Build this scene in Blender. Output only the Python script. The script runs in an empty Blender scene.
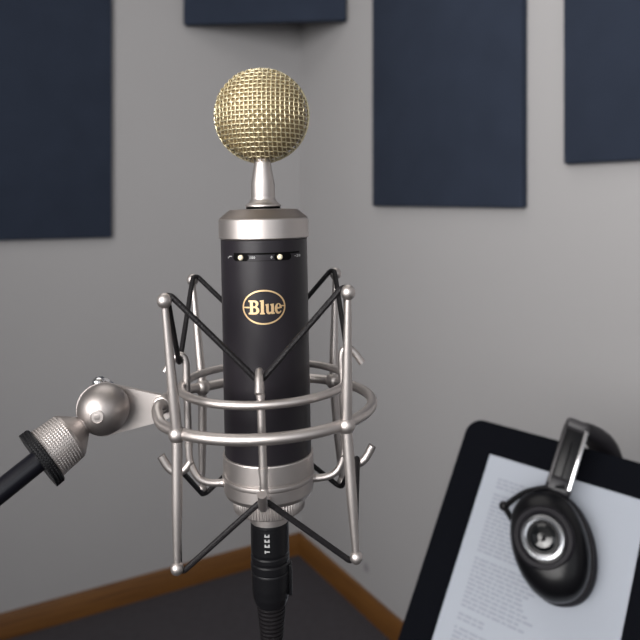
import bpy, bmesh, math, random
import numpy as np
from mathutils import Vector, Matrix
random.seed(4)
C = bpy.context.scene.collection
PI = math.pi

# ------------------------------------------------------------------ camera
CAMZ = 1.40
F, PX, PY = 692.0, 320.0, 200.0          # focal length and optical centre in pixels of a 640 frame
cd = bpy.data.cameras.new('camera'); cam = bpy.data.objects.new('camera', cd); C.objects.link(cam)
cd.sensor_width = 36; cd.lens = F/640*36; cd.shift_y = -120/640
cam.location = (0, 0, CAMZ); cam.rotation_euler = (PI/2, 0, 0)
cd.clip_start = .02
cd.dof.use_dof = True; cd.dof.focus_distance = .385; cd.dof.aperture_fstop = 11.5
bpy.context.scene.camera = cam

# ------------------------------------------------------------------ world, lights, exposure
w = bpy.data.worlds.new('world'); bpy.context.scene.world = w; w.use_nodes = True
_N, _L = w.node_tree.nodes, w.node_tree.links       # soft ambience added around the room: bright above, dim below the horizon
_g = _N.new('ShaderNodeTexCoord'); _s = _N.new('ShaderNodeSeparateXYZ'); _r = _N.new('ShaderNodeValToRGB')
_r.color_ramp.elements[0].position = .38; _r.color_ramp.elements[0].color = (.10, .10, .105, 1)
_r.color_ramp.elements[1].position = .78; _r.color_ramp.elements[1].color = (.50, .505, .52, 1)
_m = _N.new('ShaderNodeMath'); _m.operation = 'MULTIPLY_ADD'; _m.inputs[1].default_value = .5; _m.inputs[2].default_value = .5
_L.new(_g.outputs['Generated'], _s.inputs[0]); _L.new(_s.outputs['Z'], _m.inputs[0]); _L.new(_m.outputs[0], _r.inputs[0])
_L.new(_r.outputs[0], _N['Background'].inputs[0]); _N['Background'].inputs[1].default_value = 1
def area(name, loc, target, sx, sy, power, col):
    l = bpy.data.lights.new(name, 'AREA'); l.shape = 'RECTANGLE'; l.size = sx; l.size_y = sy
    l.energy = power; l.color = col
    o = bpy.data.objects.new(name, l); C.objects.link(o); o.location = loc
    o.rotation_euler = (Vector(target)-Vector(loc)).to_track_quat('-Z', 'Y').to_euler()
    return o
area('key_light', (-.95, -.95, 2.15), (.62, 1.5, 1.95), 1.6, 1.6, 33, (1, .975, .955)).data.spread = 1.75
area('overhead_fill', (-.3, 1.2, 2.66), (-.3, 1.2, 0), 1.2, 1.2, 7, (1, .97, .94))  # unseen overhead lamp, added to brighten the upper walls
area('fill_light', (.2, -1.5, 2.1), (.4, 1.5, 1.7), 3.6, 2.0, 19, (.93, .96, 1))
vs = bpy.context.scene.view_settings
vs.view_transform = 'Standard'; vs.look = 'None'; vs.gamma = 1; vs.use_curve_mapping = False; vs.exposure = 0

# ------------------------------------------------------------------ helpers
def at(x, y, Y):
    return np.array([(x-PX)/F*Y, Y, CAMZ-(y-PY)/F*Y])
def ray(x, y): return np.array([(x-PX)/F, 1.0, -(y-PY)/F])
CAMP = np.array([0, 0, CAMZ])
def hit(x, y, p0, n):
    r = ray(x, y); return CAMP + r*(np.dot(np.asarray(p0)-CAMP, n)/np.dot(r, n))
def norm(v): v = np.asarray(v, float); return v/np.linalg.norm(v)
class Frame:
    def __init__(s, o, x, y, z): s.o = np.asarray(o, float); s.R = np.array([x, y, z], float).T
    def __call__(s, x, y, z): return s.o + s.R@np.array([x, y, z], float)
    def v(s, x, y, z): return s.R@np.array([x, y, z], float)
def lean(o, a, b):
    z = norm([math.sin(a), math.sin(b), 1]); x = norm(np.array([1, 0, 0])-z*z[0]); return Frame(o, x, np.cross(z, x), z)
def axis_frame(o, z, hint=(0, 0, 1)):
    z = norm(z); x = norm(np.cross(hint, z)); return Frame(o, x, np.cross(z, x), z)
WORLD = Frame((0, 0, 0), (1, 0, 0), (0, 1, 0), (0, 0, 1))

def ring_faces(bm, rings, closed_u=False, caps=(True, True)):
    n = len(rings[0])
    for i in range(len(rings)-(0 if closed_u else 1)):
        a, b = rings[i], rings[(i+1) % len(rings)]
        for j in range(n):
            bm.faces.new((a[j], a[(j+1) % n], b[(j+1) % n], b[j]))
    if not closed_u:
        if caps[0]: bm.faces.new(list(reversed(rings[0])))
        if caps[1]: bm.faces.new(rings[-1])
def tube(bm, pts, r, seg=12, closed=False, flat=1.0, hint=None):
    pts = [np.asarray(p, float) for p in pts]; n = len(pts)
    if not hasattr(r, '__len__'): r = [r]*n
    T = []
    for i in range(n):
        if closed: t = pts[(i+1) % n]-pts[i-1]
        else: t = pts[min(i+1, n-1)]-pts[max(i-1, 0)]
        T.append(norm(t))
    h = np.array([0, 0, 1.0]) if hint is None else np.asarray(hint, float)
    if abs(np.dot(h, T[0])) > .95 and hint is None: h = np.array([0, 1.0, 0])
    u = norm(h-T[0]*np.dot(h, T[0])); rings = []
    for i in range(n):
        if hint is not None: u = norm(h-T[i]*np.dot(h, T[i]))
        else: u = norm(u-T[i]*np.dot(u, T[i]))
        v = np.cross(T[i], u)
        rings.append([bm.verts.new(pts[i]+r[i]*(math.cos(2*PI*j/seg)*u+flat*math.sin(2*PI*j/seg)*v)) for j in range(seg)])
    ring_faces(bm, rings, closed)
def lathe(bm, prof, fr=WORLD, seg=48, cap=(True, True), a0=0):
    rings = []; P = []
    for i, (r, z) in enumerate(prof):
        P.append((r, z))
        if i+1 < len(prof):
            r2, z2 = prof[i+1]; L_ = math.hypot(r2-r, z2-z)
            if L_ > .0015:
                q = .0002/L_; P += [(r+(r2-r)*q, z+(z2-z)*q), (r+(r2-r)*(1-q), z+(z2-z)*(1-q))]
    for r, z in P:
        r = max(r, 1e-6)
        rings.append([bm.verts.new(fr(r*math.cos(a0+2*PI*j/seg), r*math.sin(a0+2*PI*j/seg), z)) for j in range(seg)])
    ring_faces(bm, rings, False, cap)
def sphere(bm, c, r, seg=24, rings=14, fr=WORLD, s=(1, 1, 1)):
    rr = []
    for i in range(rings+1):
        t = PI*i/rings; t = min(max(t, .02), PI-.02)
        rr.append([bm.verts.new(np.asarray(c)+fr.v(s[0]*r*math.sin(t)*math.cos(2*PI*j/seg), s[1]*r*math.sin(t)*math.sin(2*PI*j/seg), -s[2]*r*math.cos(t))) for j in range(seg)])
    ring_faces(bm, rr)
def box(bm, fr, x0, x1, y0, y1, z0, z1, bevel=0):
    v = [bm.verts.new(fr(x, y, z)) for x in (x0, x1) for y in (y0, y1) for z in (z0, z1)]
    fs = [bm.faces.new([v[i] for i in f]) for f in ((0, 1, 3, 2), (4, 6, 7, 5), (0, 4, 5, 1), (2, 3, 7, 6), (0, 2, 6, 4), (1, 5, 7, 3))]
    if bevel:
        es = list({e for f in fs for e in f.edges})
        bmesh.ops.bevel(bm, geom=es, offset=bevel, segments=3, affect='EDGES', profile=.5)
def prism(bm, fr, poly, z0, z1):
    a = [bm.verts.new(fr(x, y, z0)) for x, y in poly]; b = [bm.verts.new(fr(x, y, z1)) for x, y in poly]
    ring_faces(bm, [a, b])
def smooth_path(P, k=8, closed=False):
    P = [np.asarray(p, float) for p in P]; n = len(P); out = []
    for i in range(n if closed else n-1):
        g = (lambda q: P[q % n]) if closed else (lambda q: P[min(max(q, 0), n-1)])
        p0, p1, p2, p3 = g(i-1), g(i), g(i+1), g(i+2)
        for j in range(k):
            t = j/k
            out.append(.5*(2*p1+(p2-p0)*t+(2*p0-5*p1+4*p2-p3)*t*t+(3*p1-p0-3*p2+p3)*t**3))
    if not closed: out.append(P[-1])
    return out
def fillet(P, rad, k=6, closed=False):
    P = [np.asarray(p, float) for p in P]; n = len(P); out = []
    for i in range(n):
        if not closed and i in (0, n-1): out.append(P[i]); continue
        a, b, c = P[i-1], P[i], P[(i+1) % n]
        d = min(rad, .45*np.linalg.norm(a-b), .45*np.linalg.norm(c-b))
        s, e = b+norm(a-b)*d, b+norm(c-b)*d
        for j in range(k+1):
            t = j/k; out.append((1-t)**2*s+2*t*(1-t)*b+t*t*e)
    return out

class Thing:
    def __init__(s, name, label, cat, loc, group=None):
        s.loc = np.asarray(loc, float); s.o = bpy.data.objects.new(name, None); C.objects.link(s.o)
        s.o.location = s.loc; s.o.empty_display_size = .02
        s.o['label'] = label; s.o['category'] = cat
        if group: s.o['group'] = group
    def part(s, name, bm, m, parent=None, label=None, sharp=35):
        o = mk(name, bm, m, s.loc, sharp); o.parent = parent or s.o; o.location = (0, 0, 0)
        if label: o['label'] = label
        return o
def mk(name, bm, m, loc=(0, 0, 0), sharp=35, recalc=True):
    if recalc: bmesh.ops.recalc_face_normals(bm, faces=bm.faces)
    me = bpy.data.meshes.new(name)
    bmesh.ops.translate(bm, verts=bm.verts, vec=-Vector(loc))
    bm.to_mesh(me); bm.free()
    me.polygons.foreach_set('use_smooth', [True]*len(me.polygons))
    me.set_sharp_from_angle(angle=math.radians(sharp))
    for mm in (m if isinstance(m, (list, tuple)) else [m]): me.materials.append(mm)
    o = bpy.data.objects.new(name, me); C.objects.link(o); o.location = loc
    return o
def solo(name, bm, m, label, cat, loc, group=None, sharp=35):
    o = mk(name, bm, m, loc, sharp); o['label'] = label; o['category'] = cat
    if group: o['group'] = group
    return o
def struct(name, bm, m):
    o = mk(name, bm, m); o['kind'] = 'structure'; return o

# ------------------------------------------------------------------ materials
def mat(name, col, rough=.5, metal=0, noise=None, bump=None, spec=None, coat=0):
    """noise=(scale, amount) varies the colour; bump=(scale, strength, distance)"""
    m = bpy.data.materials.new(name); m.use_nodes = True; N = m.node_tree.nodes; L = m.node_tree.links
    b = N['Principled BSDF']; b.inputs['Base Color'].default_value = (*col, 1)
    b.inputs['Roughness'].default_value = rough; b.inputs['Metallic'].default_value = metal
    if spec is not None: b.inputs['Specular IOR Level'].default_value = spec
    if coat: b.inputs['Coat Weight'].default_value = coat
    tc = N.new('ShaderNodeTexCoord')
    if noise:
        n = N.new('ShaderNodeTexNoise'); n.inputs['Scale'].default_value = noise[0]; n.inputs['Detail'].default_value = 4
        L.new(tc.outputs['Object'], n.inputs['Vector'])
        x = N.new('ShaderNodeMix'); x.data_type = 'RGBA'
        x.inputs[6].default_value = (*[c*(1-noise[1]) for c in col], 1); x.inputs[7].default_value = (*[min(1, c*(1+noise[1])) for c in col], 1)
        L.new(n.outputs['Fac'], x.inputs[0]); L.new(x.outputs[2], b.inputs['Base Color'])
    if bump:
        n = N.new('ShaderNodeTexNoise'); n.inputs['Scale'].default_value = bump[0]; n.inputs['Detail'].default_value = 3
        L.new(tc.outputs['Object'], n.inputs['Vector'])
        q = N.new('ShaderNodeBump'); q.inputs['Strength'].default_value = bump[1]; q.inputs['Distance'].default_value = bump[2]
        L.new(n.outputs['Fac'], q.inputs['Height']); L.new(q.outputs['Normal'], b.inputs['Normal'])
    return m
M = {
 'nickel': mat('satin_nickel', (.54, .50, .48), .46, 1, bump=(4000, .06, .0002)),
 'nickel_dark': mat('satin_nickel_cone', (.42, .385, .37), .45, 1, bump=(4000, .06, .0002)),
 'gold': mat('champagne_gold_wire', (.72, .64, .43), .42, .85),
 'gold_in': mat('inner_gauze', (.33, .25, .135), .6, .2, bump=(2500, .6, .0004)),
 'logo': mat('logo_gold', (.82, .58, .32), .35, .8),
 'body': mat('black_body_paint', (.012, .010, .013), .38, 0, spec=.32, noise=(60, .2), bump=(1500, .12, .0003)),
 'black': mat('black_plastic', (.005, .005, .006), .35, spec=.3),
 'rubber': mat('black_cord', (.007, .006, .007), .5, spec=.25, bump=(900, .8, .0006)),
 'hole': mat('slot_black', (.002, .002, .002), .6, spec=.05),
 'cream': mat('cream_knob', (.78, .70, .52), .4),
 'white': mat('white_print', (.36, .36, .36), .5),
 'chrome': mat('chrome', (.75, .75, .76), .15, 1),
 'gloss': mat('gloss_black', (.004, .005, .006), .1, 0, spec=.6),
 'cup': mat('black_headphone_shell', (.004, .004, .005), .3, 0, spec=.22),
 'pad': mat('ear_cushion_leather', (.010, .009, .012), .6, spec=.25),
 'panel': mat('navy_felt', (.026, .034, .054), .95, 0, noise=(9, .18), bump=(700, .4, .002), spec=.15),
 'paper': mat('paper', (.36, .385, .435), .8, 0, spec=.2),  # the sheet is white; its shaded look is put into this grey
 'ink': mat('pale_print', (.295, .315, .36), .8, 0, spec=.1),
 'stand': mat('black_powder_coat', (.0035, .004, .006), .7, 0, bump=(900, .2, .0005), spec=.03),
 'floor': mat('charcoal_carpet', (.068, .063, .070), .95, 0, noise=(40, .2), bump=(600, .6, .004), spec=.1),
 'ceiling': mat('white_ceiling', (.55, .54, .52), .9),
}
# oak baseboard with grain stretched along its length
def wood():
    m = mat('stained_oak', (.18, .085, .03), .5, bump=(30, .1, .002)); N = m.node_tree.nodes; L = m.node_tree.links
    tc = N.new('ShaderNodeTexCoord'); mp = N.new('ShaderNodeMapping'); mp.inputs['Scale'].default_value = (1.5, 1.5, 30)
    n = N.new('ShaderNodeTexNoise'); n.inputs['Scale'].default_value = 3; n.inputs['Detail'].default_value = 6
    r = N.new('ShaderNodeValToRGB'); r.color_ramp.elements[0].position = .3; r.color_ramp.elements[1].position = .7
    r.color_ramp.elements[0].color = (.105, .040, .007, 1); r.color_ramp.elements[1].color = (.18, .075, .014, 1)
    L.new(tc.outputs['Object'], mp.inputs[0]); L.new(mp.outputs[0], n.inputs['Vector']); L.new(n.outputs['Fac'], r.inputs[0])
    L.new(r.outputs[0], N['Principled BSDF'].inputs['Base Color']); return m
M['wood'] = wood()
# painted wall; a small grey scuff of its own sits low on the right wall
def wallmat(name, scuff=None):
    m = mat(name, (.385, .378, .382), .85, 0, noise=(2.2, .03), bump=(160, .08, .003), spec=.25); N = m.node_tree.nodes; L = m.node_tree.links
    if scuff is not None:
        b = N['Principled BSDF']; old = b.inputs['Base Color'].links[0].from_socket
        g = N.new('ShaderNodeNewGeometry'); d = N.new('ShaderNodeVectorMath'); d.operation = 'DISTANCE'; d.inputs[1].default_value = scuff
        ns = N.new('ShaderNodeTexNoise'); ns.inputs['Scale'].default_value = 60
        L.new(g.outputs['Position'], ns.inputs['Vector'])
        ad = N.new('ShaderNodeMath'); ad.operation = 'MULTIPLY_ADD'; ad.inputs[1].default_value = .02
        L.new(ns.outputs['Fac'], ad.inputs[0]); L.new(d.outputs['Value'], ad.inputs[2])
        L.new(g.outputs['Position'], d.inputs[0])
        mr = N.new('ShaderNodeMapRange'); mr.inputs[1].default_value = .018; mr.inputs[2].default_value = .032; mr.inputs[3].default_value = .55; mr.inputs[4].default_value = 0
        L.new(ad.outputs[0], mr.inputs[0]); x = N.new('ShaderNodeMix'); x.data_type = 'RGBA'
        L.new(mr.outputs[0], x.inputs[0]); L.new(old, x.inputs[6]); x.inputs[7].default_value = (.15, .14, .16, 1)
        L.new(x.outputs[2], b.inputs['Base Color'])
    return m

# ------------------------------------------------------------------ the room
corner = np.array([at(300, 200, 2.75)[0], 2.75, 0])
dL = norm([-1195/692, -1, 0]); dR = norm([401/692, -1, 0])       # the two wall directions, away from the corner
nL = -np.cross([0, 0, 1], dL); nL = nL if np.dot(nL, [0, -1, 0]) > 0 else -nL
nR = -np.cross([0, 0, 1], dR); nR = nR if np.dot(nR, [-1, 0, 0]) > 0 else -nR
H = 2.7
frL = Frame(corner, dL, nL, (0, 0, 1)); frR = Frame(corner, dR, nR, (0, 0, 1))
LL, LR = 3.6, 4.2
bm = bmesh.new(); box(bm, frL, -.1, LL, -.1, 0, 0, H); struct('wall_left', bm, wallmat('wall_paint_left'))
scuff = hit(366, 568, corner, nR)
bm = bmesh.new(); box(bm, frR, 0, LR, -.1, 0, 0, H); struct('wall_right', bm, wallmat('wall_paint_right', scuff))
def quadslab(name, m, z0, z1):
    bm = bmesh.new(); fr = Frame(corner, dL, dR, (0, 0, 1)); box(bm, fr, -.1, LL, -.1, LR, z0, z1); struct(name, bm, m)
quadslab('floor', M['floor'], -.1, 0); quadslab('ceiling', M['ceiling'], H, H+.1)
BH = .082
for nm, fr, ln in (('baseboard_left', frL, LL), ('baseboard_right', frR, LR)):
    bm = bmesh.new(); prof = [(0, 0), (.014, 0), (.014, BH-.008), (.010, BH-.002), (.004, BH), (0, BH)]
    a = [bm.verts.new(fr(.0 if nm[10] == 'l' else .014, y, z)) for y, z in prof]; b = [bm.verts.new(fr(ln, y, z)) for y, z in prof]
    ring_faces(bm, [a, b]); struct(nm, bm, M['wood'])

# ------------------------------------------------------------------ acoustic panels
TH = .024
def wall_panel(fr, n, xpix0, xpix1, ybot, ztop, label, extra=0):
    p0 = fr(0, TH, 0); a = hit(xpix0, ybot, p0, n); b = hit(xpix1, ybot, p0, n)
    s = [np.dot(q-fr.o, fr.R[:, 0]) for q in (a, b)]; s0, s1 = min(s), max(s)+extra
    z0 = hit((xpix0+xpix1)/2, ybot, p0, n)[2]
    loc = fr((s0+s1)/2, TH/2, z0); bm = bmesh.new(); box(bm, fr, s0, s1, .0005, TH, z0, ztop, .004)
    return solo('acoustic_panel', bm, M['panel'], label, 'acoustic panel', loc, 'navy acoustic panels on the walls')
wall_panel(frL, nL, 2, 112, 239, 2.45, 'navy felt acoustic panel on the left wall, left of the microphone', .28)
wall_panel(frR, nR, 372, 521, 207, 2.45, 'tall navy acoustic panel on the right wall, nearest right of the microphone head')
wall_panel(frR, nR, 563, 638, 162, 2.45, 'navy acoustic panel highest and farthest right, cut off by the right frame edge', .35)
a = at(184, 26, 1); 
def on_wall(px, fr, n):
    q = hit(px, 26, fr(0, 0, 0), n); return np.array([q[0], q[1], 0])
eL, eR = on_wall(185, frL, nL), on_wall(347, frR, nR)
ex = norm(eR-eL); ey = np.cross([0, 0, 1], ex); ey = -ey if ey[1] > 0 else ey
frC = Frame(eL, ex, ey, (0, 0, 1)); zc = CAMZ+.629; bm = bmesh.new()
box(bm, frC, .002, np.linalg.norm(eR-eL)-.002, .004, TH+.004, zc, 2.45, .004)
solo('acoustic_panel', bm, M['panel'], 'navy acoustic panel straddling the room corner above the microphone head', 'acoustic panel', frC(.29, .01, zc), 'navy acoustic panels on the walls')

# ------------------------------------------------------------------ music stand, paper, headphones
sx = norm([.77316, -.63224, -.05001]); sy = norm([-.39888, -.42346, -.81337]); sn = np.cross(sx, sy); sn = sn if np.dot(sn, [0, -1, 0]) > 0 else -sn   # right, down, towards camera
PWID = .195; r1 = ray(490, 454); Z0 = .98673*PWID/.21; K = Z0/.70
P0 = CAMP+r1*Z0
S = Frame(P0, sx, sy, sn)                    # origin: paper's top left corner, on the sheet
def sloc(x, y, off=0):
    q = hit(x, y, S(0, 0, off), sn)-P0; return float(q@sx), float(q@sy)
def rrect(x0, x1, y0, y1, r, k=8):
    out = []
    for cx_, cy_, a0 in ((x1-r, y0+r, -PI/2), (x1-r, y1-r, 0), (x0+r, y1-r, PI/2), (x0+r, y0+r, PI)):
        out += [(cx_+r*math.cos(a0+PI/2*i/k), cy_+r*math.sin(a0+PI/2*i/k)) for i in range(k+1)]
    return out
pxl = sloc(433, 530)[0]; pyt = sloc(520, 430)[1]
print('plate', pxl, pyt, 'Z0', Z0, 'sn', sn)
PW, PHT = .50, .36
st = Thing('music_stand', 'black rounded music stand desk at lower right holding a sheet of paper', 'music stand', (P0[0]+.1, P0[1]+.25, 0))
bm = bmesh.new(); prism(bm, S, rrect(pxl, pxl+PW, pyt, pyt+PHT, .022), -.0032, -.0012); desk = st.part('desk', bm, M['stand'])
bm = bmesh.new(); box(bm, S, pxl+.02, pxl+PW-.02, pyt+PHT-.002, pyt+PHT, -.003, .045, .0006); st.part('lip', bm, M['stand'])
pc = S(pxl+PW/2, pyt+PHT*.6, -.02)
bm = bmesh.new(); box(bm, S, pxl+PW/2-.04, pxl+PW/2+.04, pyt+PHT*.6-.04, pyt+PHT*.6+.04, -.034, -.0033, .002); st.part('bracket', bm, M['stand'])
pole0 = S(pxl+PW/2, pyt+PHT*.6, -.026)
bm = bmesh.new(); tube(bm, [pole0, (pole0[0], pole0[1], .22)], .011, 16); st.part('pole', bm, M['stand'])
bm = bmesh.new(); lathe(bm, [(.016, .2), (.019, .205), (.019, .27), (.016, .275)], Frame((pole0[0], pole0[1], 0), (1, 0, 0), (0, 1, 0), (0, 0, 1)), 24); st.part('collar', bm, M['stand'])
for k in range(3):
    an = k*2*PI/3+.5; bm = bmesh.new(); d = np.array([math.cos(an), math.sin(an), 0]); b0 = np.array([pole0[0], pole0[1], 0])
    tube(bm, smooth_path([b0+d*.01+[0, 0, .24], b0+d*.12+[0, 0, .13], b0+d*.27+[0, 0, .010]]), .008, 10); st.part('leg', bm, M['stand'])

# sheet of paper with pale printed lines
bm = bmesh.new(); nx, ny = 12, 16; PH = .297; grid = []
def curl(x, y): return .0004+.0015*math.sin(PI*x/PWID)*(y/.3) + .004*max(0, (.03-x)/.03)**2*min(1, y/.2)
for j in range(ny+1):
    grid.append([bm.verts.new(S(PWID*i/nx, PH*j/ny, curl(PWID*i/nx, PH*j/ny)-.0008)) for i in range(nx+1)])
for j in range(ny):
    for i in range(nx): bm.faces.new((grid[j][i], grid[j][i+1], grid[j+1][i+1], grid[j+1][i]))
def word(x, y, wd, h):
    vv = [bm.verts.new(S(a, b, curl(a, b)-.0008+.00025)) for a, b in ((x, y), (x+wd, y), (x+wd, y+h), (x, y+h))]
    bm.faces.new(vv).material_index = 1
row = .026; line = 0; blocks = [(3, .07), (1, 0), (15, .085), (1, 0), (12, .078), (1, 0), (2, .03), (1, 0), (4, .045), (1, 0), (7, .05), (1, 0), (4, .07)]
for nrow, wmax in blocks:
    for k in range(nrow):
        if wmax:
            x = .020; lim = .020+wmax*random.uniform(.8, 1)
            while x < lim:
                wd = random.uniform(.004, .012); word(x, row, wd, .0028); x += wd+.0016
        row += .0049
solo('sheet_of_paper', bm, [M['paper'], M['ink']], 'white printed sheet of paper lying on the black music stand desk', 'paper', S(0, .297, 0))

# headphones hung over the top of the stand
hz = .030*K
hc = np.array(sloc(550, 545, hz)); hq = S(hc[0], hc[1], 0)
hp = Thing('headphones', 'black headphones with chrome trim hooked over the music stand top, in front of the sheet', 'headphones', hq)
# cup frame: long axis follows the picture's tilt
d1 = np.array(sloc(540, 500, hz)); d2 = np.array(sloc(559, 592, hz)); dd = norm([*(d2-d1), 0])
cy_ = norm(S.v(dd[0], dd[1], 0)); cn = norm(norm(CAMP-S(hc[0], hc[1], 0))*.75+sn*.35-sx*.10); cy_ = norm(cy_-cn*np.dot(cy_, cn)); cx_ = np.cross(cy_, cn)
CF = Frame(S(hc[0], hc[1], hz), cx_, cy_, cn)
if np.dot(cx_, sx) < 0: CF = Frame(CF.o, -cx_, cy_, cn)
SC = K
def oval(t, a, b): # slightly egg shaped, wider at the top
    x = a*math.cos(t); y = b*math.sin(t); x = math.copysign(abs(x/a)**.88*a, x); return x*(1-.03*y/b), y
def oval_loft(bm, prof, n=48, cx=0, cy=0):
    rings = []
    for a, b, z in prof: rings.append([bm.verts.new(CF(cx*(1)+oval(2*PI*j/n, a, b)[0], cy+oval(2*PI*j/n, a, b)[1], z*K)) for j in range(n)])
    ring_faces(bm, rings)
a_, b_ = .0325*SC, .0440*SC
bm = bmesh.new(); oval_loft(bm, [(a_*k1, b_*k2, z) for k1, k2, z in ((.97, .98, -.006), (1, 1, 0), (.97, .98, .007), (.88, .92, .013), (.72, .8, .018), (.5, .6, .021), (.25, .3, .022), (.02, .02, .0222))])
shell = hp.part('ear_cup', bm, M['cup'])
bm = bmesh.new(); oval_loft(bm, [(a_*k1, b_*k2, z) for k1, k2, z in ((.80, .84, -.022), (.98, .98, -.0215), (1.05, 1.04, -.017), (1.05, 1.04, -.010), (.99, .99, -.006))], cx=.002)
hp.part('ear_cushion', bm, M['pad'])
cc = np.array([-.0010*SC, -.0035*SC]); rr = .0185*SC
lf = Frame(CF(cc[0], cc[1], .016*K), CF.R[:, 0], CF.R[:, 1], CF.R[:, 2])
bm = bmesh.new(); lathe(bm, [(rr*1.38, -.004*K), (rr*1.38, .004*K), (rr*1.28, .0065*K), (rr*1.12, .0068*K), (rr*1.02, .005*K), (rr*.2, .0045*K), (.0001, .0045*K)], lf); boss = hp.part('boss', bm, M['pad'], shell)
bm = bmesh.new(); lathe(bm, [(rr*.70, .004*K), (rr*.72, .0066*K), (rr*.82, .0074*K), (rr*.94, .0068*K), (rr*.97, .004*K)], lf); hp.part('trim_ring', bm, mat('trim_metal', (.42, .43, .45), .25, 1), boss, 'bright chrome ring')
bm = bmesh.new(); lathe(bm, [(rr*.60, .0046*K), (rr*.58, .0062*K), (rr*.45, .0078*K), (rr*.2, .0088*K), (.0001, .009*K)], lf); hp.part('centre_cap', bm, M['gloss'], boss)
# folding link
def S3(x, y, off): q = sloc(x, y, off*K); return S(q[0], q[1], off*K)
bm = bmesh.new(); tube(bm, smooth_path([S3(565, 487, .032), S3(545, 488, .034), S3(524, 493, .034), S3(505, 506, .032)]), .0026*K, 10)
tube(bm, smooth_path([S3(504, 506, .032), S3(512, 519, .032), S3(523, 534, .034)]), .0028*K, 10); sphere(bm, S3(504, 506, .032), .0045*K); lk = hp.part('folding_link', bm, M['cup'])
bm = bmesh.new(); tube(bm, smooth_path([S3(560, 494, .026), S3(540, 495, .026), S3(524, 503, .026), S3(516, 520, .026)]), .0036*K, 10); hp.part('hinge_bar', bm, mat('smoked_plastic', (.12, .11, .13), .4), lk)
# slider housing: runs from the link up over the desk edge
e0, e1 = S3(559, 486, .030), S3(577, 427, .034)
ay = norm(e1-e0); toc = norm(CAMP-e0); an_ = norm(toc-ay*np.dot(toc, ay)); ax = np.cross(ay, an_)
if np.dot(ax, sx) < 0: ax = -ax
HF = Frame(e0, ax, ay, an_); hl = float(np.linalg.norm(e1-e0)); wd = .0090*K
kb = lambda bm, a, b, c, d, e, f, g: box(bm, HF, a, b, c, d, e*K, f*K, g*K)
bm = bmesh.new(); kb(bm, -wd, wd, -.004, hl, -.008, .002, .0015); sl = hp.part('slider', bm, M['cup'])
for sgn in (-1, 1):
    bm = bmesh.new(); kb(bm, sgn*wd-.002*K, sgn*wd+.0018*K, -.002, hl-.002, -.006, .005, .001); hp.part('rail', bm, M['chrome'] if sgn > 0 else mat('dull_rail', (.03, .028, .03), .4, .3), sl, 'bright chrome rail' if sgn > 0 else None)
bm = bmesh.new(); kb(bm, -wd-.002, wd+.002, hl-.006, hl+.008, -.010, .005, .004); hp.part('end_cap', bm, mat('grey_cap', (.035, .033, .036), .5), sl)
bm = bmesh.new(); kb(bm, -.001, .001, .006, hl-.02, .0015, .0035, .0008); hp.part('seam', bm, M['cup'], sl)
bm = bmesh.new(); kb(bm, -wd-.003, wd+.003, -.010, .010, -.007, .005, .004); hp.part('yoke_joint', bm, mat('dark_grey_joint', (.015, .014, .017), .45), sl)
# headband arcs over the desk edge and down behind it
hb = [S3(578, 430, .028), S3(586, 431, .012), S3(597, 438, -.016), S3(605, 452, -.045), S3(610, 478, -.070), S3(612, 520, -.085)]
bm = bmesh.new(); tube(bm, smooth_path(hb, 8), [.010*K]*4+[(.010+.007*min(1, i/14))*K for i in range(37)], 18, flat=.62, hint=norm(sx*.9+sy*.2)); hp.part('headband', bm, M['pad'])
bm = bmesh.new(); q = S3(612, 540, -.085); sphere(bm, q, .034*K, 28, 16, Frame((0, 0, 0), sx, sy, sn), (1, 1.3, .5)); hp.part('ear_cup', bm, M['cup'])

# ------------------------------------------------------------------ condenser microphone
D = .402
MO = at(263.2, 200, D); MF = lean(MO, -.0205, .006)       # local z = height along the body, 0 at lens height
mm = lambda *P: [(r/1000, z/1000) for r, z in P]
mic = Thing('microphone', 'black studio condenser microphone with round gold mesh head, held in the shock mount', 'microphone', MF(0, 0, -.187))
# body
bm = bmesh.new(); lathe(bm, mm((24.0, -22), (24.95, -22.5), (24.95, -146), (24, -147)), MF, 96); body = mic.part('body', bm, M['body'])
# cap
bm = bmesh.new(); lathe(bm, mm((20.0, -6.2), (25.2, -10.1), (26.0, -11.0), (26.0, -21.3), (25.4, -21.9), (24.2, -22.4)), MF, 96); cap = mic.part('collar', bm, M['nickel'])
bm = bmesh.new(); lathe(bm, mm((8, -5.0), (19.2, -5.4), (19.9, -5.7), (25.6, -10.3), (20, -11.5)), MF, 96); mic.part('shoulder_cone', bm, mat('dark_brown_nickel', (.29, .255, .235), .5, 1), cap)  # nickel with a darker, browner base colour than the collar
bm = bmesh.new(); lathe(bm, mm((10, -6), (9.9, -4.0), (9, -3.7)), MF, 48); mic.part('black_gap', bm, M['hole'], cap)  # black disc filling the gap between neck and cone
bm = bmesh.new(); lathe(bm, mm((9.6, -4.0), (10.3, -3.6), (10.2, -2.9), (8.6, -1.6), (7.3, .2), (7.0, 1.5), (7.05, 4), (6.9, 9), (6.3, 13), (5.5, 17), (4.9, 21), (4.7, 24.5)), MF, 48); mic.part('neck', bm, M['nickel'])
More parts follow.
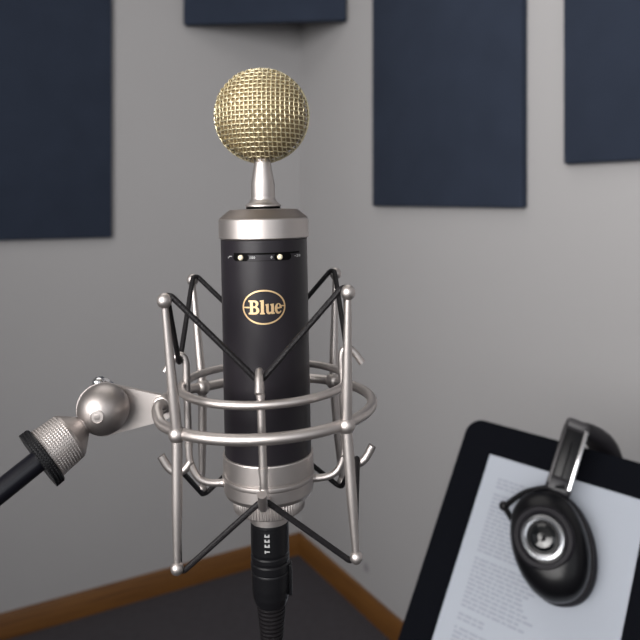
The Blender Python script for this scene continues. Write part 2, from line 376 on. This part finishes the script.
# mesh head
HC = MF(0, 0, .0491); HR = .0271
head_bm = bmesh.new(); sphere(head_bm, HC, HR-.0013, 64, 40); head = mic.part('mesh_head', head_bm, M['gold_in'], label='champagne gold mesh ball')
bm = bmesh.new(); sp = .00245; nW = int(HR/sp)
HA = Frame(HC, *[MF.R[:, i] for i in range(3)])
def wire(axis, k, side):
    c = k*sp; 
    if abs(c) > HR*.985: return
    rc = math.sqrt(HR*HR-c*c); pts = []
    nseg = max(10, int(rc*PI/sp*3))
    for i in range(nseg+1):
        t = PI*i/nseg; s = rc*math.cos(t); y = -side*rc*math.sin(t)
        wv = math.sin(PI*(s/sp))*(1 if k % 2 else -1)*(1 if axis else -1)*.00030
        p = np.array([s, y, c]) if axis else np.array([c, y, s])
        pts.append(HA(*(p*(1+wv/HR))))
    tube(bm, pts, .00038, 5)
for side in (1, -1):
    for k in range(-nW, nW+1): wire(1, k, side); wire(0, k, side)
mic.part('wire_mesh', bm, M['gold'], head, sharp=80)
bm = bmesh.new(); tube(bm, [HA((HR+.0001)*math.cos(t), .0012, (HR+.0001)*math.sin(t)) for t in np.linspace(0, 2*PI, 96, endpoint=False)], .0008, 8, True); mic.part('rim', bm, M['gold'], head)
# bottom: silver sleeve, collar, connector shell
bm = bmesh.new(); lathe(bm, mm((24.6, -145.0), (25.8, -145.2), (26.1, -145.8), (26.1, -155.4), (25.6, -155.9), (25.6, -156.6), (26.4, -157.1), (26.6, -158), (26.4, -159.2), (25.8, -159.8), (25.8, -166.0), (24.8, -168.2), (20.6, -169.8)), MF, 96); base = mic.part('base_sleeve', bm, M['nickel'])
bm = bmesh.new(); rings = []
for z, off in ((-.1695, -.0006), (-.1702, 0), (-.1768, 0), (-.1776, -.0008)):
    rings.append([bm.verts.new(MF((.0206+off-(.0005 if j % 4 in (0, 1) else 0))*math.cos(2*PI*j/288), (.0206+off-(.0005 if j % 4 in (0, 1) else 0))*math.sin(2*PI*j/288), z)) for j in range(288)])
ring_faces(bm, rings); mic.part('knurled_collar', bm, M['nickel'], base)
bm = bmesh.new(); lathe(bm, mm((11.2, -177), (11.2, -184.8), (10.6, -185.4)), MF, 48); mic.part('socket_rim', bm, M['nickel'], base)

def cyl(px, z, R=.0250): # a point on the front of the body: px = arc distance in m, z height
    a = px/R; return MF(R*math.sin(a), -R*math.cos(a), z)
def wrap_curve(splines, R0, R1):
    """2D closed outlines (with holes) filled, wrapped on the body with real thickness"""
    cu = bpy.data.curves.new('outline', 'CURVE'); cu.dimensions = '2D'; cu.fill_mode = 'BOTH'
    for pts in splines:
        s = cu.splines.new('POLY'); s.points.add(len(pts)-1); s.use_cyclic_u = True
        for q, p in zip(s.points, pts): q.co = (p[0], p[1], 0, 1)
    o = bpy.data.objects.new('outline', cu); me = bpy.data.meshes.new_from_object(o)
    bm = bmesh.new(); bm.from_mesh(me); bmesh.ops.remove_doubles(bm, verts=bm.verts, dist=1e-7)
    bpy.data.objects.remove(o); bpy.data.curves.remove(cu); bpy.data.meshes.remove(me)
    xs = [v_.co.x for v_ in bm.verts]; xc = math.ceil(min(xs)/.0008)*.0008
    while xc < max(xs)-1e-5:                         # extra columns so that the shape follows the round body
        bmesh.ops.bisect_plane(bm, geom=list(bm.verts)+list(bm.edges)+list(bm.faces), dist=1e-7, plane_co=(xc, 0, 0), plane_no=(1, 0, 0)); xc += .0008
    g = bmesh.ops.extrude_face_region(bm, geom=list(bm.faces)); top = {x for x in g['geom'] if isinstance(x, bmesh.types.BMVert)}
    for vt in bm.verts: vt.co = Vector(cyl(vt.co.x, vt.co.y, R1 if vt in top else R0))
    return bm
LZ = -(307.5-200)/F*(D-.025)                          # logo centre height
px2 = (D-.025)/F                                     # one photo pixel on the body front
lx = (266.0-263.6)*px2
def el(a, b, n=64): return [(lx+a*math.cos(2*PI*i/n), LZ+b*math.sin(2*PI*i/n)) for i in range(n)]
A1, B1 = 22.3*px2, 17.4*px2
bm = wrap_curve([el(A1, B1), el(A1-1.5*px2, B1-1.5*px2)], .0249, .0254)
badge = mic.part('logo_ring', bm, M['logo'], body, 'gold oval badge with the word Blue')
# lettering: slab serif outlines in photo pixels, y up, centred on the badge
G = []; GX = .93
def rect(x0, y0, x1, y1): return [(x0, y0), (x1, y0), (x1, y1), (x0, y1)]
def arc(cx, cy, rx, ry, a0, a1, n=12): return [(cx+rx*math.cos(math.radians(a0+(a1-a0)*i/n)), cy+ry*math.sin(math.radians(a0+(a1-a0)*i/n))) for i in range(n+1)]
G.append([[(-16.5, -7.5), (-9.5, -7.5)] + arc(-9.5, -3.4, 4.9, 4.1, -90, 62) + arc(-9.8, 3.9, 4.3, 3.6, -50, 90) + [(-16.5, 7.5), (-16.5, 5.9), (-14.9, 5.5), (-14.9, -5.5), (-16.5, -5.9)],
          [(-11.6, -5.6), (-11.6, -.6), (-9.9, -.6)] + arc(-9.6, -3.1, 1.7, 2.5, 90, -90, 8) ,
          [(-11.6, 1.0), (-11.6, 5.7), (-10.1, 5.7)] + arc(-10.0, 3.35, 1.5, 2.35, 90, -90, 8)])
G.append([[(-4.0, -7.5), (1.2, -7.5), (1.2, -6.2), (.3, -5.8), (.3, 7.8), (-4.0, 7.4), (-4.0, 6.2), (-3.0, 5.9), (-3.0, -5.8), (-4.0, -6.2)]])
G.append([[(1.9, 3.2), (5.5, 3.6), (5.5, -3.6)] + arc(6.6, -4.0, 1.1, 1.5, 180, 300, 6) + [(8.0, -4.6), (8.0, 1.7), (7.2, 2.2), (7.2, 3.2), (11.0, 3.6), (11.0, -5.7), (12.0, -6.1), (12.0, -7.3), (8.3, -7.6), (8.1, -6.3)] + arc(5.8, -4.6, 3.0, 3.0, -60, -170, 8) + [(2.7, -4.6), (2.7, 1.7), (1.9, 2.1)]])
G.append([arc(16.0, -2.0, 4.0, 5.7, 20, 330, 26) + [(18.4, -4.4)] + arc(16.6, -2.6, 1.9, 3.1, 310, 190, 8) + [(14.8, -2.2), (20.0, -1.6)],
          [(15.0, -.7), (17.3, -.4)] + arc(16.2, .5, 1.1, 2.3, 10, 170, 8)])
bms = [wrap_curve([[(lx+(x*GX-.3)*px2, LZ+y*px2*GX) for x, y in o] for o in g], .0249, .0255) for g in G]
bars = [rect(-23.0, -.9, -15.5, .5), rect(18.8, .1, 23.4, 1.3)]
bms += [wrap_curve([[(lx+(x*GX-.3)*px2, LZ+y*px2*GX) for x, y in o]], .0249, .0254) for o in bars]
bm = bmesh.new()
for b in bms:
    t = bpy.data.meshes.new('t'); b.to_mesh(t); b.free(); bm.from_mesh(t); bpy.data.meshes.remove(t)
mic.part('lettering', bm, M['logo'], badge)
# switches: a thin line, two slots, two knobs, small white marks
ZS = -(257.8-200)*px2
def sx_(px): return .0250*math.asin((px-262.4)*px2/.0250*.985)
def patch(x0, y0, x1, y1, R0=.0248, R1=.0251, n=8):
    pts = [(sx_(x0+(x1-x0)*i/n), y0*px2+ZS) for i in range(n+1)]+[(sx_(x1+(x0-x1)*i/n), y1*px2+ZS) for i in range(n+1)]
    return wrap_curve([pts], R0, R1)
def join(L_):
    bm = bmesh.new()
    for b in L_:
        t = bpy.data.meshes.new('t'); b.to_mesh(t); b.free(); bm.from_mesh(t); bpy.data.meshes.remove(t)
    return bm
def outline_plate(x0, x1, y0, y1, r, R0=.0248, R1=.0252):
    pts = []
    for cx2, cy2, a0 in ((x1-r, y1-r, 0), (x0+r, y1-r, 90), (x0+r, y0+r, 180), (x1-r, y0+r, 270)):
        pts += [(sx_(x), y*px2+ZS) for x, y in arc(cx2, cy2, r, r, a0, a0+90, 6)]
    return wrap_curve([pts], R0, R1)
mic.part('switch_groove', join([patch(234, 2.8, 301, 4.6, R1=.02508, n=20), patch(248, -3.6, 278, -3.2, R1=.02503, n=8)]), M['hole'], body)
for kx, x0, x1 in ((241.8, 233.5, 250), (281.8, 276, 293)):
    sw = mic.part('switch_slot', outline_plate(x0, x1, -3.6, 3.6, 3.4, R1=.02506), M['hole'], body)
    bm = bmesh.new(); p = cyl(sx_(kx), ZS-.1*px2, .0253); sphere(bm, p, .00155, 20, 12); mic.part('knob', bm, M['cream'], sw, 'small cream knob')
marks = []
marks += [wrap_curve([[(sx_(x), y*px2+ZS) for x, y in ((227.0, -1.3), (227.7, -1.3), (229.3, .6), (231.9, .6), (231.9, 1.3), (228.9, 1.3))]], .0249, .02505)]
for g0, chars in ((250.8, '100'), (296.2, '-20'), (272.6, '0')):
    for i, ch in enumerate(chars):
        x = g0+i*2.1
        if ch == '1': marks += [patch(x+.5, -1.3, x+1.1, 1.3, R1=.02505, n=2)]
        elif ch == '0': marks += [wrap_curve([[(sx_(x+.85+.85*math.cos(t)), ZS+px2*1.3*math.sin(t)) for t in np.linspace(0, 2*PI, 14, endpoint=False)], [(sx_(x+.85+.35*math.cos(t)), ZS+px2*.75*math.sin(t)) for t in np.linspace(0, 2*PI, 14, endpoint=False)]], .0249, .02505)]
        elif ch == '-': marks += [patch(x+.2, -.3, x+1.5, .3, R1=.02505, n=2)]
        else: marks += [wrap_curve([[(sx_(x+a), ZS+b*px2) for a, b in ((0, -1.3), (1.6, -1.3), (1.6, -.8), (.8, -.8), (1.6, .3), (1.6, 1.3), (.1, 1.3), (.1, .7), (1.0, .7), (1.0, .4), (0, -.9))]], .0249, .02505)]
mic.part('switch_marks', join(marks), M['white'], body, 'tiny white marks')

# ------------------------------------------------------------------ shock mount: outer frame
MC = np.array([-.0316, D, CAMZ-.1185]); OF = lean(MC, -.0398, .0097)
az, be = .0418, .8255
sm = Thing('shock_mount', 'satin nickel wire shock mount cradling the black microphone', 'shock mount', OF(0, 0, -.07))
angs = {'fl': PI+be, 'fr': -be, 'bl': PI-be, 'br': be}
def pol(th, r, z): return OF(r*math.cos(th+az), r*math.sin(th+az), z)
adj = {'fl': (0, 0, 0), 'fr': (0, 0, 0), 'bl': (0, 0, 0), 'br': (0, 0, 0)}
TOP, MID, BOT = {}, {}, {}
for k, th in angs.items():
    TOP[k] = pol(th, .0688, .0688); MID[k] = pol(th, .0640 if k[0] == 'f' else .0622, 0); BOT[k] = pol(th, .0671, -.0667)
    bm = bmesh.new(); n = 14; pts, rs = [], []
    for i in range(n+1):
        t = i/n; p = TOP[k]*(1-t)+MID[k]*t; pts.append(p); rs.append(.0017+.0011*min(1, t*1.35))
    for i in range(1, n+1):
        t = i/n; p = MID[k]*(1-t)+BOT[k]*t; pts.append(p); rs.append(.0017+.0011*min(1, (1-t)*2.2))
    tube(bm, pts, rs, 16); post = sm.part('post', bm, M['nickel'])
    for P, r in ((TOP[k], .0038), (MID[k], .0044 if k[0] == 'f' else .0050), (BOT[k], .0033)):
        bm = bmesh.new(); sphere(bm, P, r, 24, 16, s=(1, 1, 1.06)); sm.part('ball_end' if r < .0042 else 'joint', bm, M['nickel'], post)
# lower ring, open on the left where both ends run to the bracket
RR = .0618
PLY = .3975                                         # depth of the bracket plate
ring_pts = []
front_end = [at(162, 404.5, PLY-.002), at(160.5, 404.5, PLY-.008), at(157.5, 407.5, PLY-.0135), at(157.5, 414.5, PLY-.019), at(163, 425.5, PLY-.028)]
a0, a1 = PI+be+.05, 3*PI-be-.0
arcp = [pol(t, RR, 0) for t in np.linspace(a0, a1, 70)]
back_end = [at(186, 389.5, .436), at(174, 393.5, .423), at(164, 399, .410), at(158, 404, PLY+.005)]
path = smooth_path(front_end+[arcp[0]], 8)[:-1]+arcp+smooth_path([arcp[-1]]+back_end, 8)[1:]
bm = bmesh.new(); tube(bm, path, .0030, 16); ring = sm.part('ring', bm, M['nickel'])

# bracket plate with ball joint
PB = Frame(at(103, 409.5, PLY), norm([1, 0, 0]), norm([0, 0, 1]), norm([0, -1, 0]))
s = PLY/F
def tan_hull(r0, c1, r1):
    out = [(r0*math.cos(t), r0*math.sin(t)) for t in np.linspace(math.radians(75), math.radians(283), 40)]
    out += [(c1[0]+r1*math.cos(t), c1[1]+r1*math.sin(t)) for t in np.linspace(math.radians(-80), math.radians(75), 20)]
    return out
bm = bmesh.new(); prism(bm, PB, tan_hull(26.5*s, (57*s, 1.5*s), 13*s), -.0022, .0008); pl = sm.part('bracket_plate', bm, M['nickel'])
wf = Frame(at(162, 404.5, PLY-.001), (1, 0, 0), (0, 0, 1), (0, -1, 0))
bm = bmesh.new(); lathe(bm, [(.0050, -.0005), (.0052, .0012), (.0046, .0022), (.0040, .0024), (.0038, .006), (.0030, .0075)], wf, 32); sm.part('washer', bm, M['nickel'], pl)
BC = at(103.5, 409, .388)
bm = bmesh.new(); sphere(bm, BC, .0142, 48, 32); ball = sm.part('swivel_ball', bm, M['nickel_dark'])
bd = norm(at(97, 417, .374)-BC); sf = axis_frame(BC, bd)
bm = bmesh.new(); lathe(bm, [(.0037, .0125), (.0037, .0141), (.0033, .01435), (.0032, .0140), (.0001, .0141)], sf, 32); sm.part('screw', bm, M['nickel'], ball)
nf = Frame(at(103, 381.5, .402), norm([.95, .3, -.12]), norm([-.3, .95, 0]), norm([.1, 0, 1]))
bm = bmesh.new(); sphere(bm, at(98.5, 382, .401), .0036, 16, 10, s=(1, 1, .8)); tube(bm, smooth_path([at(98.5, 381.5, .401), at(104, 382, .404), at(114, 389, .408)], 5), [.0028]*6+[.003, .003, .003, .003, .002], 10); sm.part('clamp_lever', bm, M['chrome'], pl)
# cone with knurled barrel
cd_ = np.array([-.68008, -.52269, -.51409])
bf = axis_frame(BC, cd_)
bm = bmesh.new(); lathe(bm, mm((5.4, 12), (5.6, 13.5), (6.6, 14.2), (13.0, 20.8), (13.6, 22.2)), bf, 72, (True, True)); sw = sm.part('swivel_cone', bm, M['nickel_dark'])
def knurl_lathe(bm, prof, fr, n, amp, step):
    rings = []; i = 0
    (r0, z0), (r1, z1) = prof; nz = int(abs(z1-z0)/step)
    for i in range(nz+1):
        t = i/nz; r = r0+(r1-r0)*t; z = z0+(z1-z0)*t
        rings.append([bm.verts.new(fr((r-amp*((i+j) % 3 == 0 or (i-j) % 3 == 0))*math.cos(2*PI*j/n), (r-amp*((i+j) % 3 == 0 or (i-j) % 3 == 0))*math.sin(2*PI*j/n), z)) for j in range(n)])
    ring_faces(bm, rings)
bm = bmesh.new(); knurl_lathe(bm, [(.0136, .0222), (.0146, .0362)], bf, 180, .00035, .00050); sm.part('knurled_barrel', bm, M['nickel'], sw, sharp=3)

# ------------------------------------------------------------------ shock mount: inner cradle (leans with the microphone)
OZ = -.1185
IA = .035
CR = lean(MF(-.001, 0, OZ), -.036, .006)
def inn(th, r, z): return CR(r*math.cos(th+IA), r*math.sin(th+IA), z)
hooks_t, hooks_b = {}, {}
RD = .0450
for k, th in (('f', -PI/2), ('r', 0), ('b', PI/2), ('l', PI)):
    P = lambda r, z: inn(th, r, z)
    pts = smooth_path([P(.0258, -.0440), P(.034, -.0435), P(.0405, -.0400), P(.0445, -.031), P(RD, -.020), P(RD, 0), P(RD, .018), P(RD, .0255), P(.0462, .0295), P(.0490, .0305), P(.0525, .0280), P(.0570, .0215)], 6)
    bm = bmesh.new(); tube(bm, pts, .0021, 12); rod = sm.part('cradle_rod', bm, M['nickel'])
    bm = bmesh.new(); lathe(bm, [(.0020, -.0228), (.0025, -.0226), (.0025, -.0195), (.0020, -.0192)], Frame(P(RD, 0), *[CR.R[:, i] for i in range(3)]), 20); sm.part('sleeve', bm, M['nickel'], rod)
    bm = bmesh.new(); lathe(bm, [(.0018, .0162), (.0024, .0164), (.0024, .0182), (.0018, .0184)], Frame(P(RD, 0), *[CR.R[:, i] for i in range(3)]), 20); sm.part('sleeve', bm, M['nickel'], rod)
    pts = smooth_path([P(.0440, -.0305), P(.0475, -.0350), P(.0522, -.0368), P(.0570, -.0338), P(.0612, -.0268)], 6)
    bm = bmesh.new(); tube(bm, pts, .0024, 12); sm.part('lower_hook', bm, M['nickel'], rod)
    bm = bmesh.new(); sphere(bm, P(.0262, -.0440), .0024); sm.part('weld', bm, M['nickel'], rod)
    hooks_t[k] = P(.0487, .0268); hooks_b[k] = P(.0520, -.0342)
bm = bmesh.new(); tube(bm, [inn(t, .0478, .0133) for t in np.linspace(0, 2*PI, 80, endpoint=False)], .0023, 14, True); sm.part('ring', bm, M['nickel'])
# elastic cords: one zigzag loop at the top, one at the bottom
order = [('fl', 'f'), ('fr', 'r'), ('br', 'b'), ('bl', 'l')]
def cord(ends, hooks, dz, inn_r):
    path = []
    zz = OF.R[:, 2]
    for i, (kb, kh) in enumerate(order):
        prevh = hooks[order[i-1][1]]; nexth = hooks[kh]
        b = ends[kb]; c = OF(0, 0, 0); rad = b-c; rad = rad-zz*np.dot(rad, zz); rad = norm(rad)
        tg = np.cross(zz, rad)
        if np.dot(tg, nexth-prevh) < 0: tg = -tg
        q = b-rad*inn_r+zz*dz
        path += [q-tg*.0018, q+tg*.0018]
        h = hooks[kh]; t2 = norm(ends[order[(i+1) % 4][0]]-b)
        path += [h-t2*.0016, h+t2*.0016]
    bm = bmesh.new(); tube(bm, fillet(path, .0022, 4, True), .00155, 10, True); return bm
sm.part('elastic_cord', cord(TOP, hooks_t, .0022, .0030), M['rubber'], label='black elastic cord')
sm.part('elastic_cord', cord(BOT, hooks_b, -.0020, .0028), M['rubber'], label='black elastic cord')

# ------------------------------------------------------------------ boom arm
ba = Thing('boom_arm', 'black tubular microphone boom arm entering from the left edge', 'boom arm', bf(0, 0, .60))
bm = bmesh.new(); knurl_lathe(bm, [(.0168, .0367), (.0168, .0412)], bf, 198, .0004, .00055); lathe(bm, mm((9, 35.9), (16.2, 36.1), (16.7, 36.9)), bf, 80, (True, False)); ba.part('lock_ring', bm, M['black'], sharp=3, label='black knurled lock ring')
bm = bmesh.new(); lathe(bm, mm((5.9, 36), (5.9, 600), (5, 601)), bf, 40); ba.part('tube', bm, mat('satin_black_tube', (.005, .005, .008), .28, 0, spec=.4))

# ------------------------------------------------------------------ cable with its connector
cb = Thing('microphone_cable', 'black cable with an XLR connector plugged into the microphone base', 'cable', MF(0, 0, -.30))
bm = bmesh.new(); lathe(bm, mm((10.0, -184), (10.8, -185), (11.0, -186.5), (10.8, -187.2), (11.0, -188), (11.1, -202), (10.7, -202.6), (10.7, -203.6), (11.2, -204.3), (11.2, -206.4), (10.8, -207), (10.8, -208), (11.4, -208.8), (11.3, -212.5), (10.9, -213.3), (11.2, -214.2), (11.0, -222), (10.4, -228), (9.4, -231.5), (8.6, -233)), MF, 64); plug = cb.part('connector_shell', bm, M['black'])
bm = bmesh.new(); box(bm, MF, .0104, .0124, -.003, .003, -.228, -.210, .0008); cb.part('latch', bm, M['black'], plug)
bm = bmesh.new(); prof = [(8.6, -232)]; z = -233.0; r = 8.4
while z > -262: prof += [(r, z), (r, z-1.3), (r-1.3, z-1.6), (r-1.3, z-2.1)]; z -= 2.4; r -= .22
lathe(bm, mm(*prof), MF, 40); cb.part('strain_relief', bm, M['rubber'], plug)
bm = bmesh.new()
xl = lambda px, z: MF(.01118*math.sin(px/.01118), -.01118*math.cos(px/.01118), z)
zt = -(533.5-200)/F*(D-.0106); dzp = (D-.0106)/F
def xbar(x0, x1, z0, z1):
    vv = [bm.verts.new(xl(x, z)) for x, z in ((x0, z0), (x1, z0), (x1, z1), (x0, z1))]; bm.faces.new(vv)
for i in range(4):
    zz0 = zt-i*5.0*dzp; xbar(-4.0*dzp, 1.2*dzp, zz0-3.0*dzp, zz0-1.6*dzp)
    if i < 3: xbar(-4.0*dzp, -2.4*dzp, zz0-3*dzp, zz0); xbar(-.5*dzp, 1.2*dzp, zz0-3*dzp, zz0)
    else: xbar(-4.0*dzp, -2.8*dzp, zz0-4*dzp, zz0-1*dzp)
cb.part('white_lettering', bm, mat('grey_print', (.38, .38, .38), .5), plug, 'tiny white vertical lettering')
e = MF(0, 0, -.255)
bm = bmesh.new(); tube(bm, smooth_path([e, MF(0, 0, -.30), e+[.004, .0, -.35], e+[.03, .05, -.8], (e[0]+.06, e[1]+.1, .12), (e[0]+.09, e[1]+.2, .012), (e[0]+.0, e[1]+.5, .0045), (e[0]-.3, e[1]+.6, .0045)], 10), .0033, 12); cb.part('cord', bm, M['rubber'])
